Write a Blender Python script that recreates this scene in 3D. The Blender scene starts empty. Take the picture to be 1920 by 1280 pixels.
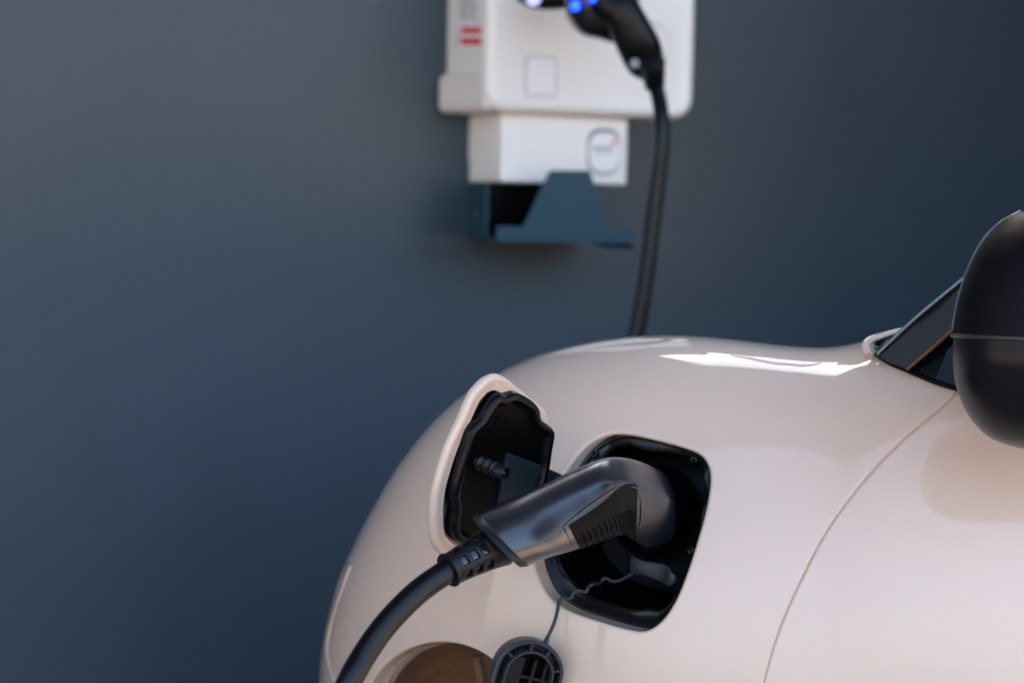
import bpy, math, random
from mathutils import Vector, Matrix
from mathutils.geometry import delaunay_2d_cdt
random.seed(7)
R = math.radians
sc = bpy.context.scene
col = sc.collection

# ------------------------------------------------------------------ camera
cam_d = bpy.data.cameras.new('camera'); cam = bpy.data.objects.new('camera', cam_d); col.objects.link(cam)
cam_d.lens = 85; cam_d.sensor_width = 36; cam_d.clip_start = 0.05; cam_d.clip_end = 500
CM = Matrix.Translation((0, 0, 1.10)) @ Matrix.Rotation(R(87.0), 4, 'X') @ Matrix.Rotation(R(1.15), 4, 'Z')
cam.matrix_world = CM
cam_d.dof.use_dof = True; cam_d.dof.focus_distance = 1.97; cam_d.dof.aperture_fstop = 4.6
cam_d.dof.aperture_blades = 9
sc.camera = cam
F = 85 / 36 * 1920

# ------------------------------------------------------------------ light: open shade behind a wall, sun behind it
SUN_EL, SUN_AZ = R(30), R(-28)       # azimuth measured from +Y towards +X
w = bpy.data.worlds.new('World'); sc.world = w; w.use_nodes = True
nt = w.node_tree; bg = nt.nodes['Background']
sky = nt.nodes.new('ShaderNodeTexSky'); sky.sky_type = 'NISHITA'; sky.sun_disc = False
sky.sun_elevation = SUN_EL; sky.sun_rotation = SUN_AZ; sky.air_density = 1.0; sky.dust_density = 7.5; sky.ozone_density = 1.0
nt.links.new(sky.outputs[0], bg.inputs[0]); bg.inputs[1].default_value = 0.15
sd = bpy.data.lights.new('sun', 'SUN'); sd.energy = 3.5; sd.angle = R(0.5); sd.color = (1, .94, .86)
so = bpy.data.objects.new('sun', sd); col.objects.link(so)
sdir = Vector((math.sin(SUN_AZ) * math.cos(SUN_EL), math.cos(SUN_AZ) * math.cos(SUN_EL), math.sin(SUN_EL)))
so.rotation_euler = sdir.to_track_quat('Z', 'Y').to_euler(); so.location = (3, 6, 6)
sc.view_settings.view_transform = 'Standard'; sc.view_settings.look = 'None'
sc.view_settings.exposure = 2.90; sc.view_settings.gamma = 1
sc.cycles.use_denoising = True
sc.cycles.max_bounces = 10

# ------------------------------------------------------------------ helpers
def P(px, py, d):
    """a world point: what the photograph shows at px,py, d metres away along the view axis"""
    return CM @ Vector(((px - 960) / F * d, (640 - py) / F * d, -d))
RIGHT = (CM.to_3x3() @ Vector((1, 0, 0))); UP = (CM.to_3x3() @ Vector((0, 1, 0))); BACK = (CM.to_3x3() @ Vector((0, 0, 1)))
CL = CM.translation

def mat(name, color, rough=.5, metal=0, coat=0, spec=.5, bump=0, bscale=200, var=0, emit=None, estr=0, coat_rough=.03, rvar=0, vscale=8, stretch=None):
    m = bpy.data.materials.new(name); m.use_nodes = True; n = m.node_tree; b = n.nodes['Principled BSDF']
    b.inputs['Base Color'].default_value = (*color, 1); b.inputs['Roughness'].default_value = rough
    b.inputs['Metallic'].default_value = metal; b.inputs['Coat Weight'].default_value = coat
    b.inputs['Coat Roughness'].default_value = coat_rough
    b.inputs['Specular IOR Level'].default_value = spec
    tc = n.nodes.new('ShaderNodeTexCoord'); src = tc.outputs['Object']
    if stretch:
        mp = n.nodes.new('ShaderNodeMapping'); mp.inputs['Scale'].default_value = stretch
        n.links.new(src, mp.inputs[0]); src = mp.outputs[0]
    if var or rvar:
        nz = n.nodes.new('ShaderNodeTexNoise'); nz.inputs['Scale'].default_value = vscale; nz.inputs['Detail'].default_value = 6
        n.links.new(src, nz.inputs['Vector'])
        if var:
            mx = n.nodes.new('ShaderNodeMix'); mx.data_type = 'RGBA'
            mx.inputs[6].default_value = (*[max(0, c * (1 - var)) for c in color], 1)
            mx.inputs[7].default_value = (*[min(1, c * (1 + var)) for c in color], 1)
            n.links.new(nz.outputs['Fac'], mx.inputs[0]); n.links.new(mx.outputs[2], b.inputs['Base Color'])
        if rvar:
            mr = n.nodes.new('ShaderNodeMapRange'); mr.inputs[1].default_value = .3; mr.inputs[2].default_value = .7
            mr.inputs[3].default_value = rough - rvar; mr.inputs[4].default_value = rough + rvar
            n.links.new(nz.outputs['Fac'], mr.inputs[0]); n.links.new(mr.outputs[0], b.inputs['Roughness'])
    if bump:
        nb = n.nodes.new('ShaderNodeTexNoise'); nb.inputs['Scale'].default_value = bscale; nb.inputs['Detail'].default_value = 4
        n.links.new(src, nb.inputs['Vector'])
        bp = n.nodes.new('ShaderNodeBump'); bp.inputs['Strength'].default_value = bump; bp.inputs['Distance'].default_value = .001
        n.links.new(nb.outputs['Fac'], bp.inputs['Height']); n.links.new(bp.outputs[0], b.inputs['Normal'])
    if emit:
        b.inputs['Emission Color'].default_value = (*emit, 1); b.inputs['Emission Strength'].default_value = estr
    return m

M = {
 'paint': mat('beige_car_paint', (.67, .52, .415), rough=.55, coat=1, coat_rough=.04, spec=.4),
 'wall': mat('blue_grey_wall_paint', (.028, .051, .070), rough=.42, bump=.15, bscale=25, var=.24, rvar=.08, vscale=3.2, spec=.5, stretch=(1, 1, .45)),
 'soffit': mat('soffit_paint', (.05, .048, .045), rough=.7),
 'ground': mat('paving', (.36, .26, .19), rough=.8, bump=.4, bscale=30, var=.2, vscale=3),
 'white': mat('white_plastic', (.86, .86, .82), rough=.35, bump=.03, bscale=300),
 'whiteside': mat('ivory_plastic', (.76, .74, .69), rough=.4, bump=.03, bscale=300),
 'teal': mat('blue_powder_coat', (.013, .058, .088), rough=.5, spec=.35, bump=.1, bscale=500),
 'black': mat('black_plastic', (.004, .0045, .006), rough=.34, spec=.25, bump=.06, bscale=900),
 'deep': mat('black_housing_plastic', (.0018, .0018, .0022), rough=.34, spec=.07, bump=.04, bscale=600),
 'ledge': mat('port_ledge_plastic', (.005, .005, .006), rough=.28, spec=.35),
 'pad': mat('grip_rubber', (.003, .003, .004), rough=.45, spec=.08),
 'gloss': mat('gloss_black', (.008, .008, .009), rough=.08, coat=.5),
 'satin': mat('satin_black_plug_shell', (.005, .008, .015), rough=.28, bump=.03, bscale=1500, spec=.7, coat=.55, coat_rough=.24),
 'rubber': mat('black_rubber', (.005, .006, .008), rough=.36, spec=.3, bump=.10, bscale=1200),
 'caprubber': mat('cap_rubber', (.024, .028, .037), rough=.32, bump=.08, bscale=900),
 'greyrubber': mat('grey_rubber', (.030, .038, .048), rough=.5, bump=.15, bscale=900, var=.25, vscale=120),
 'cable': mat('black_cable_sheath', (.004, .004, .006), rough=.30, spec=.3),
 'lamp': mat('brown_reflection_bowl', (.22, .13, .08), rough=.4, metal=.2, var=.6, vscale=30, stretch=(3, 3, .4)),  # brown ground reflection and its soft bands put into the bowl's colour
 'screw': mat('brass_screw', (.6, .45, .28), rough=.35, metal=1),
 'steel': mat('steel_tip', (.6, .62, .66), rough=.25, metal=1),
 'red': mat('red_print', (.80, .02, .03), rough=.5),
 'ink': mat('grey_print', (.22, .25, .27), rough=.5),
 'sticker': mat('sticker', (.86, .88, .88), rough=.3),
 'led': mat('blue_led', (.02, .08, .9), emit=(.01, .06, 1), estr=.7),
 'ledw': mat('pale_led', (.5, .5, .9), emit=(.55, .55, 1), estr=.12),
 'window': mat('dark_window_glass', (.003, .005, .006), rough=.08, spec=.12),
 'glassblue': mat('windscreen_corner', (.05, .08, .11), rough=.08),
}
gm = bpy.data.materials.new('lamp_lens_glass'); gm.use_nodes = True
_b = gm.node_tree.nodes['Principled BSDF']; _b.inputs['Base Color'].default_value = (.9, .8, .7, 1)
_b.inputs['Transmission Weight'].default_value = 1; _b.inputs['Roughness'].default_value = .02; _b.inputs['IOR'].default_value = 1.12
M['lens'] = gm

def empty(name, loc, label=None, cat=None, group=None):
    o = bpy.data.objects.new(name, None); o.location = loc; col.objects.link(o)
    if label: o['label'] = label
    if cat: o['category'] = cat
    if group: o['group'] = group
    return o

def mesh(name, verts, faces, m, parent=None, normals=None, smooth=True, auto=None):
    me = bpy.data.meshes.new(name)
    org = Vector((0, 0, 0))
    par = parent
    while par is not None:
        org += par.location; par = par.parent
    c = sum((Vector(v) for v in verts), Vector()) / len(verts)
    me.from_pydata([tuple(Vector(v) - c) for v in verts], [], faces); me.update()
    for p in me.polygons: p.use_smooth = smooth
    if normals: me.normals_split_custom_set_from_vertices([tuple(n) for n in normals])
    me.materials.append(m)
    o = bpy.data.objects.new(name, me); col.objects.link(o); o.location = c - org; o.parent = parent
    if auto is not None and smooth: sharp(me, auto)
    return o

def sharp(me, deg):
    import bmesh
    bm = bmesh.new(); bm.from_mesh(me)
    bmesh.ops.recalc_face_normals(bm, faces=bm.faces)
    for e in bm.edges:
        if len(e.link_faces) == 2 and e.calc_face_angle(0) > R(deg): e.smooth = False
    bm.to_mesh(me); bm.free()

def cr(pts, per=6, closed=False):
    """Catmull-Rom through tuples or Vectors"""
    pts = [Vector(p) for p in pts]; n = len(pts); out = []
    rng = n if closed else n - 1
    for i in range(rng):
        if closed: a, b, c, d = pts[i - 1], pts[i], pts[(i + 1) % n], pts[(i + 2) % n]
        else: a, b, c, d = pts[max(i - 1, 0)], pts[i], pts[i + 1], pts[min(i + 2, n - 1)]
        for k in range(per):
            t = k / per
            out.append(.5 * ((2 * b) + (c - a) * t + (2 * a - 5 * b + 4 * c - d) * t * t + (3 * b - a - 3 * c + d) * t ** 3))
    if not closed: out.append(pts[-1])
    return out

def loft(rings, closed=True, cap0=True, cap1=True):
    v = []; f = []; n = len(rings[0])
    for r in rings: v += [Vector(p) for p in r]
    for i in range(len(rings) - 1):
        for j in range(n if closed else n - 1):
            k = (j + 1) % n
            f.append((i * n + j, i * n + k, (i + 1) * n + k, (i + 1) * n + j))
    def cap(base, ring, flip):
        c = sum((Vector(p) for p in ring), Vector()) / n; v.append(c); ci = len(v) - 1
        for j in range(n):
            k = (j + 1) % n
            f.append((ci, base + k, base + j) if not flip else (ci, base + j, base + k))
    if cap0: cap(0, rings[0], False)
    if cap1: cap((len(rings) - 1) * n, rings[-1], True)
    return v, f

def frames(path):
    ts = []
    for i in range(len(path)):
        a = path[max(i - 1, 0)]; b = path[min(i + 1, len(path) - 1)]
        ts.append((b - a).normalized())
    u = ts[0].orthogonal().normalized(); fr = []
    for t in ts:
        u = (u - t * u.dot(t)).normalized(); fr.append((t, u, t.cross(u)))
    return fr

def tube(name, path, rad, m, parent=None, n=20, per=8, cap=True, **k):
    path = cr(path, per); fr = frames(path); rings = []
    for i, (p, (t, u, v)) in enumerate(zip(path, fr)):
        r = rad(i / (len(path) - 1)) if callable(rad) else rad
        rings.append([p + u * r * math.cos(2 * math.pi * j / n) + v * r * math.sin(2 * math.pi * j / n) for j in range(n)])
    v, f = loft(rings, cap0=cap, cap1=cap)
    return mesh(name, v, f, m, parent, auto=50, **k)

def box(name, o, ex, ey, ez, m, parent=None, bev=0, **k):
    """box centred at o with half-axis vectors"""
    v = [o + ex * a + ey * b + ez * c for a in (-1, 1) for b in (-1, 1) for c in (-1, 1)]
    f = [(0, 1, 3, 2), (4, 6, 7, 5), (0, 4, 5, 1), (2, 3, 7, 6), (0, 2, 6, 4), (1, 5, 7, 3)]
    ob = mesh(name, v, f, m, parent, smooth=False, **k)
    if bev:
        b = ob.modifiers.new('bevel', 'BEVEL'); b.width = bev; b.segments = 3
        for p in ob.data.polygons: p.use_smooth = True
        b.harden_normals = True
    return ob

# ------------------------------------------------------------------ the setting
def quad_slab(name, corners, m, th):
    v = [Vector(c) for c in corners] + [Vector(c) + Vector(th) for c in corners]
    return mesh(name, v, [(0, 1, 2, 3), (7, 6, 5, 4), (0, 4, 5, 1), (1, 5, 6, 2), (2, 6, 7, 3), (3, 7, 4, 0)], m, smooth=False)
g = mesh('ground', [(-60, -60, 0), (60, -60, 0), (60, 60, 0), (-60, 60, 0)], [(0, 1, 2, 3)], M['ground'], smooth=False)
g['kind'] = 'structure'

BETA = R(-25)
WX = Vector((math.cos(BETA), -math.sin(BETA), 0)); WN = Vector((-math.sin(BETA), -math.cos(BETA), 0)); WZ = Vector((0, 0, 1))
BOXOFF = .13
_p = P(912, 150, 3.10); W0 = _p - WN * BOXOFF; W0.z = 0
def wab(px, py, off):
    """wall coordinates (along, up) of the pixel on the plane `off` metres in front of the wall"""
    d = (P(px, py, 1) - CL); o = W0 + WN * off
    t = (o - CL).dot(WN) / d.dot(WN); q = CL + d * t
    return (q - o).dot(WX), q.z
def W(a, z, off): return W0 + WX * a + WZ * z + WN * off
WH = 2.12
_fpz = [(-7, 0), (1.0, 0), (1.0, 1.1), (1.25, 1.1), (1.25, -.25), (-7, -.25)]     # plan: a long wall plus an unseen corner return, added to darken its right
_wv = [W(a, -.01, o) for a, o in _fpz] + [W(a, WH, o) for a, o in _fpz]
wall = mesh('wall', _wv, [(0, 1, 2, 3, 4, 5), (11, 10, 9, 8, 7, 6)] + [(i, 6 + i, 6 + (i + 1) % 6, (i + 1) % 6) for i in range(6)], M['wall'], smooth=False)
wall['label'] = 'smooth blue grey painted wall behind the car and charger'; wall['category'] = 'wall'

# added unseen roof that shapes the light: deck, beams, posts, open slot by the wall
CGAP, COUT = .44, 2.15
def CZ(o): return 2.36 + .26 * (o - CGAP)                  # the deck rises away from the wall
cp = empty('added_carport_roof', W(-1, 0, 2), 'flat grey carport roof on slim posts, added out of view to shape the light', 'carport')
def deck(name, a0, a1, o0, o1, dz, th, m):
    v = [W(a, CZ(o) + dz + t, o) for t in (0, th) for a, o in ((a0, o0), (a1, o0), (a1, o1), (a0, o1))]
    return mesh(name, v, [(3, 2, 1, 0), (4, 5, 6, 7), (0, 1, 5, 4), (1, 2, 6, 5), (2, 3, 7, 6), (3, 0, 4, 7)], m, cp, smooth=False)
deck('deck', -4.0, 3.2, CGAP, COUT, 0, .06, M['soffit'])
deck('deck', -4.0, .10, .01, CGAP - .003, 0, .06, M['soffit'])
mesh('slot_blocker', *loft([[W(a, z, o) for a, o in ((-4, .002), (.40, .002), (.40, -.03), (-4, -.03))] for z in (WH + .002, CZ(0) + .05)]), M['soffit'], cp, smooth=False)  # added to stop sky light through the slot and shorten the reflected strip
for a in (-3.9, -1.6, .50, 1.9, 3.1): deck('beam', a, a + .05, .004, COUT - .05, -.10, .098, M['soffit'])
for a in (-3.9, 3.0): deck('post', a, a + .09, COUT - .2, COUT - .11, -3.1, 2.99, M['teal'])

# ------------------------------------------------------------------ wall charger
def rrect(a0, a1, b0, b1, r, n=8):
    out = []
    for cx, cy, s in ((a1 - r, b1 - r, 0), (a0 + r, b1 - r, 90), (a0 + r, b0 + r, 180), (a1 - r, b0 + r, 270)):
        for i in range(n + 1):
            t = R(s + 90 * i / n); out.append((cx + r * math.cos(t), cy + r * math.sin(t)))
    return out
def wall_slab(name, a0, a1, b0, b1, r, offs, bev, m, parent, disp=None, **k):
    """rounded-rect block on the wall from offs[0] to offs[1] with a rounded front edge"""
    rings = [[W(a, z, offs[0]) for a, z in rrect(a0, a1, b0, b1, r)]]
    for i in range(6):
        t = R(90 * i / 5); q = bev * (1 - math.cos(t))
        o = offs[1] - bev + bev * math.sin(t)
        rings.append([W(a, z, o) for a, z in rrect(a0 + q, a1 - q, b0 + q, b1 - q, max(r - q, .002))])
    base = rrect(a0 + bev, a1 - bev, b0 + bev, b1 - bev, max(r - bev, .002))
    ca, cb = (a0 + a1) / 2, (b0 + b1) / 2
    for s in [.97, .92, .86, .79, .71, .62, .53, .44, .35, .26, .17, .08]:
        rings.append([W(ca + (a - ca) * s, cb + (z - cb) * s, offs[1] - (disp(ca + (a - ca) * s, 1 - s) if disp else 0)) for a, z in base])
    v, f = loft(rings)
    return mesh(name, v, f, m, parent, auto=60, **k)

al, zb = wab(912, 216, BOXOFF); ar, _ = wab(1303, 216, BOXOFF)
zb = wab(1100, 216, BOXOFF)[1]
wc = empty('wall_charger', W((al + ar) / 2, zb, 0), 'white wall mounted charging box with rounded corners and red print on its side', 'charger')
av = wab(1108, 150, BOXOFF)[0]
def valley(a, s): return .0035 * math.exp(-((a - av) / .012) ** 2) * min(1, s * 6) + max(0, a - av) * .03
wall_slab('front_cover', al, ar, zb, zb + .46, .028, (.0, BOXOFF), .012, M['white'], wc, disp=valley)
# rear housing: a step wider on the left
a1_, z1_ = wab(835, 130, .03); a2_, z2_ = wab(820, 150, .012)
_pl = [(al + .0012, .122), (a2_ + .003, .002), (al + .06, .002), (al + .06, .122)]
_rh = mesh('rear_housing', *loft([[W(a, z, o) for a, o in _pl] for z in (zb + .0006, z2_ + .008)]), M['whiteside'], wc, smooth=True)
_bv = _rh.modifiers.new('bevel', 'BEVEL'); _bv.width = .010; _bv.segments = 5; _bv.harden_normals = True
# print on the left flank: a grey rating label (illegible strokes) and two red bars
def flank(px0, px1, py0, py1, m, name, th=.0006):
    """flat print on the left side of the cover, pixels -> the plane a = al"""
    def hit(px, py):
        d = (P(px, py, 1) - CL); o = W(al, 0, 0); t = (o - CL).dot(WX) / d.dot(WX); return CL + d * t
    q = [hit(px0, py0), hit(px1, py0), hit(px1, py1), hit(px0, py1)]
    v = [x - WX * .0004 for x in q] + [x - WX * (.0004 + th) for x in q]
    return mesh(name, v, [(0, 1, 2, 3), (7, 6, 5, 4), (0, 4, 5, 1), (1, 5, 6, 2), (2, 6, 7, 3), (3, 7, 4, 0)], m, wc, smooth=False)
flank(848, 903, -20, 98, M['sticker'], 'side_label', .0003)
flank(866, 903, 52, 63, M['red'], 'red_bar'); flank(866, 903, 72, 84, M['red'], 'red_bar')
for i in range(6): flank(856 + (i % 2), 860, 66 + i * 4, 68 + i * 4, M['ink'], 'print_stroke')
random.seed(3)
for i in range(9):
    y = -14 + i * 6.0
    flank(862 + random.random() * 4, 878 + random.random() * 3, y, y + 2.2, M['ink'], 'print_stroke')
    flank(883, 886 + random.random() * 10, y, y + 2.2, M['ink'], 'print_stroke')
# blank code sticker on the front (its printed code is left out)
sa0, sz0 = wab(984, 180, BOXOFF); sa1, sz1 = wab(1044, 108, BOXOFF)
def thin(name, a0, a1, z0, z1, r, off, th, m, parent):
    rr = rrect(a0, a1, z0, z1, r, 5)
    v, f = loft([[W(a, z, off) for a, z in rr], [W(a, z, off + th) for a, z in rr]])
    return mesh(name, v, f, m, parent, auto=30)
thin('sticker_border', sa0, sa1, sz0, sz1, .006, BOXOFF + .0003, .0005, M['ink'], wc)
thin('sticker', sa0 + .0012, sa1 - .0012, sz0 + .0012, sz1 - .0012, .005, BOXOFF + .0006, .0005, M['sticker'], wc)
# round socket recess behind the parked plug
rc, rz = wab(1222, 80, BOXOFF)
rings = []
for r_, o_ in ((.034, .0006), (.031, .004), (.027, .0042), (.024, .0008), (.012, .0004)):
    rings.append([W(rc + r_ * math.cos(2 * math.pi * j / 40), rz + r_ * math.sin(2 * math.pi * j / 40), BOXOFF - .004 + o_) for j in range(40)])
v, f = loft(rings); mesh('socket_bezel', v, f, M['white'], wc, auto=40)

# lower box
LB = .105
la0 = wab(940, 300, LB)[0]; la1 = wab(1177, 300, LB)[0]; lz0 = wab(1060, 345, LB)[1]
lb = empty('junction_box', W((la0 + la1) / 2, lz0, 0), 'small white box with a round badge directly below the wall charger', 'box')
wall_slab('housing', la0, la1, lz0, zb - .0005, .005, (0, LB), .004, M['white'], lb)
ba0, bz0 = wab(1100, 327, LB); ba1, bz1 = wab(1163, 242, LB)
thin('badge_rim', ba0, ba1, bz0, bz1, .0185, LB + .0003, .0006, M['ink'], lb)
thin('badge', ba0 + .0025, ba1 - .0012, bz0 + .0035, bz1 - .006, .017, LB + .0009, .0005, M['sticker'], lb)
def frontbox(px0, px1, py0, py1, off, m, name, parent, th=.0006):
    a0, z1 = wab(px0, py0, off); a1, z0 = wab(px1, py1, off)
    return thin(name, a0, a1, z0, z1, min(a1 - a0, z1 - z0) * .3, off, th, m, parent)
for i in range(7): frontbox(1112 + i * 5.5, 1115.5 + i * 5.5, 275, 282, LB + .0015, M['ink'], 'print_stroke', lb)
frontbox(1114, 1148, 287, 289.5, LB + .0015, M['ink'], 'print_stroke', lb)
frontbox(1148, 1155, 263, 271, LB + .0015, M['red'], 'red_dot', lb)

# steel cable tray
TL = wab(877, 400, .003)[0]
TF = .150
def wp(px, py, off): a, z = wab(px, py, off); return (a, z)
ta0 = wab(930, 440, TF)[0]; ta1 = wab(1190, 440, TF)[0]
tz1 = wab(1060, 426, TF)[1]; tz0 = wab(1060, 455, TF)[1]
tb = empty('cable_bracket', W((ta0 + ta1) / 2, tz0, 0), 'dark blue sheet metal cable holder with a trapezoid front under the white boxes', 'bracket')
def plate(name, pts, th, m, parent):
    """pts (a,z,off) list, extruded by vector th"""
    v = [W(*p) for p in pts]; n = len(v); v += [x + th for x in v[:n]]
    f = [tuple(range(n)), tuple(range(2 * n - 1, n - 1, -1))] + [(i, n + i, n + (i + 1) % n, (i + 1) % n) for i in range(n)]
    o = mesh(name, v, f, m, parent, smooth=False)
    b = o.modifiers.new('bevel', 'BEVEL'); b.width = .0008; b.segments = 2
    return o
q = [wp(1030, 320, TF), wp(1104, 320, TF), wp(1141, 424, TF), wp(985, 424, TF)]
outline = [q[0], q[1], (q[2][0], tz1), (ta1, tz1 - .001), (ta1, tz0), (ta0, tz0), (ta0, tz1), (q[3][0] - .004, tz1)]
plate('front_lip', [(a, z, TF) for a, z in outline], WN * .003, M['teal'], tb)
plate('floor_plate', [(TL, tz0 + .003, 0.003), (ta1 - .001, tz0 + .003, .003), (ta1 - .001, tz0 + .003, TF), (ta0 + .001, tz0 + .003, TF)], WZ * .003, M['teal'], tb)
plate('back_plate', [(TL, tz0 + .0065, 0.0005), (ta1 - .05, tz0 + .0065, .0005), (ta1 - .05, lz0 + .03, .0005), (TL, lz0 + .03, .0005)], WN * .003, M['teal'], tb)
plate('side_plate', [(TL + .001, tz0 + .0065, .004), (ta0 + .004, tz0 + .0065, .11), (ta0 + .004, lz0 - .002, .11), (TL + .001, lz0 - .002, .004)], WX * .003, M['teal'], tb)
wbx = [(TL + .010, .004), (ta1 - .06, .004), (ta1 - .06, .085), (ta0 + .022, .085)]
mesh('shade_block', *loft([[W(a, z, o) for a, o in wbx] for z in (tz0 + .0065, lz0 - .001)]), M['deep'], tb, smooth=False)  # near-black block stands in for the shade inside the tray
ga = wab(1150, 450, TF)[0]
plate('shade_wedge', [(ga, tz0 - .0005, TF - .001), (ta1 - .001, tz0 - .0005, TF - .001), (ta1 - .001, tz0 - .007, TF - .001)], -WN * .08, M['deep'], tb)  # near-black wedge drawn in place of the shadow triangle under the lip
sa, sz = wab(905, 400, .060)
v, f = loft([[W(sa + r_ * math.cos(j * .5236), sz + r_ * math.sin(j * .5236), o_) for j in range(12)] for r_, o_ in ((.006, .046), (.006, .060), (.004, .062))])
mesh('screw', v, f, M['screw'], tb, auto=40)

# ------------------------------------------------------------------ the car: one continuous shape, cut into panels
CX, CY = 1500, 1750
SIL = [(560, 1750), (575, 1500), (588, 1350), (597, 1280), (603, 1215), (616, 1150), (636, 1080), (664, 1018), (702, 945), (752, 864), (805, 798), (870, 738),
       (930, 701), (1000, 668), (1080, 646), (1160, 633), (1240, 628), (1320, 631), (1400, 639), (1480, 648), (1540, 651), (1590, 646), (1640, 633),
       (1690, 622), (1750, 613), (1850, 604), (2000, 598), (2300, 600), (3000, 660), (3700, 1000), (3900, 1750), (3700, 2500), (2700, 2720), (1500, 2750), (800, 2500), (600, 2100)]
def ang(px, py):
    t = math.atan2(CY - py, CX - px)          # 0 = left, 90 deg = up
    return t
A_ = []; prev = -9
for x_, y_ in SIL:
    t = ang(x_, y_)
    while t < prev: t += 2 * math.pi
    prev = t; A_.append((t, math.hypot(x_ - CX, y_ - CY)))
N_ = len(A_)
TW = 2 * math.pi
_X = [A_[i][0] for i in range(N_)] + [A_[0][0] + TW]; _Y = [A_[i][1] for i in range(N_)] + [A_[0][1]]
_S = []
for i in range(N_ + 1):
    i0 = (i - 1) % N_; i1 = i % N_; i2 = (i + 1) % N_
    h0 = (A_[i1][0] - A_[i0][0]) % TW; h1 = (A_[i2][0] - A_[i1][0]) % TW
    d0 = (A_[i1][1] - A_[i0][1]) / h0; d1 = (A_[i2][1] - A_[i1][1]) / h1
    _S.append((d0 * h1 + d1 * h0) / (h0 + h1))
def Rs(t):
    t = (t - _X[0]) % TW + _X[0]
    lo, hi = 0, N_
    while hi - lo > 1:
        m_ = (lo + hi) // 2
        if _X[m_] <= t: lo = m_
        else: hi = m_
    h = _X[hi] - _X[lo]; s = (t - _X[lo]) / h
    return ((2 * s ** 3 - 3 * s * s + 1) * _Y[lo] + (s ** 3 - 2 * s * s + s) * h * _S[lo] + (-2 * s ** 3 + 3 * s * s) * _Y[hi] + (s ** 3 - s * s) * h * _S[hi])
def Dd(t):                                     # how deep the shape rolls away before it turns
    c = math.cos(t); s = math.sin(t)
    l = max(0, c); u = max(0, s); r_ = max(0, -c); dn = max(0, -s)
    return (.42 * l * l + .24 * u * u + .20 * r_ * r_ + .22 * dn * dn)
def PWt(t):                                    # squarer over the wing top, rounder towards the nose
    u = max(0, math.sin(t)) ** 2 if math.cos(t) < .75 else max(0, math.sin(t)) ** 2
    return 2.35 + .75 * u
def S(t, ph):
    """surface point, ph in radians; past 90 degrees it runs on over the bonnet"""
    Rm = Rs(t); D = Dd(t); PW = PWt(t)
    if ph <= math.pi / 2:
        r_ = max(math.sin(ph), 1e-6) ** (2 / PW); d = D * (1 - max(math.cos(ph), 0) ** (2 / PW))
    else:
        e = (ph - math.pi / 2); r_ = 1 - .42 * e * e; d = D + .62 * e
    px = CX - math.cos(t) * Rm * r_; py = CY - math.sin(t) * Rm * r_
    base = 2.02 - .00006 * (px - 1150) if px > 1150 else 2.02 - .00006 * (px - 1150)
    if px > 1600: base += .00000010 * (px - 1600) ** 2 if px < 2200 else .036 + .00012 * (px - 2200)
    return P(px, py, base + d)
def inv(px, py):
    t = ang(px, py); r_ = min(math.hypot(px - CX, py - CY) / Rs(t), .99999)
    return (t, math.asin(min(1, r_ ** (PWt(t) / 2))))
def Nn(t, ph):
    e = 2e-3
    ph = max(ph, .02)
    if abs(ph - math.pi / 2) < e * 2:
        ph = math.pi / 2 - e * 2
    a = S(t + e, ph) - S(t - e, ph); b = S(t, ph + e) - S(t, ph - e)
    n = b.cross(a).normalized()
    return n
# orient: at the port it must point at the camera
if Nn(*inv(1165, 1000)).dot(CL - S(*inv(1165, 1000))) < 0:
    _N = Nn
    def Nn(t, ph): return -_N(t, ph)
def SP(px, py, lift=0): q_ = inv(px, py); return S(*q_) + (Nn(*q_) * lift if lift else Vector())
def SD(px, py): return -(CM.inverted() @ SP(px, py)).z
TS = 1.0
def off2(poly, d, closed=False):
    """offset a 2-D polyline to its left by d px"""
    out = []; n = len(poly)
    for i in range(n):
        a = poly[i - 1] if (closed or i) else poly[0]; b = poly[(i + 1) % n] if (closed or i < n - 1) else poly[-1]
        tx, ty = b[0] - a[0], b[1] - a[1]; l = math.hypot(tx, ty) or 1
        out.append((poly[i][0] + ty / l * d, poly[i][1] - tx / l * d))
    return out

PORT_N = (BACK - RIGHT * .72 - UP * .10).normalized()     # the way into the port
def edge_strip(V, NV, FC, pts, outward, rad, depth, closed, steps=5):
    """rolled edge along domain points pts; outward(i, p) -> unit direction in the surface"""
    n = len(pts); rings = []
    for k in range(steps + 2):
        a = R(90 * min(k, steps) / steps)
        row = []
        for i, q_ in enumerate(pts):
            p = S(*q_); nn = Nn(*q_); o = outward[i]
            if k <= steps: pos = p + o * rad * math.sin(a) - nn * rad * (1 - math.cos(a)); no = nn * math.cos(a) + o * math.sin(a)
            else: pos = p + o * rad - nn * rad - (PORT_N if depth > .0145 else nn) * depth; no = o
            row.append(len(V)); V.append(pos); NV.append(no)
        rings.append(row)
    for k in range(len(rings) - 1):
        for i in range(n if closed else n - 1):
            j = (i + 1) % n
            FC.append((rings[k][i], rings[k][j], rings[k + 1][j], rings[k + 1][i]))
    return rings[-1]

def outdirs(pts, sign, closed):
    out = []; n = len(pts); P3 = [S(*q_) for q_ in pts]
    for i in range(n):
        a = P3[i - 1] if (closed or i) else P3[0]; b = P3[(i + 1) % n] if (closed or i < n - 1) else P3[-1]
        out.append(((b - a).cross(Nn(*pts[i])).normalized()) * sign)
    return out

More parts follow.
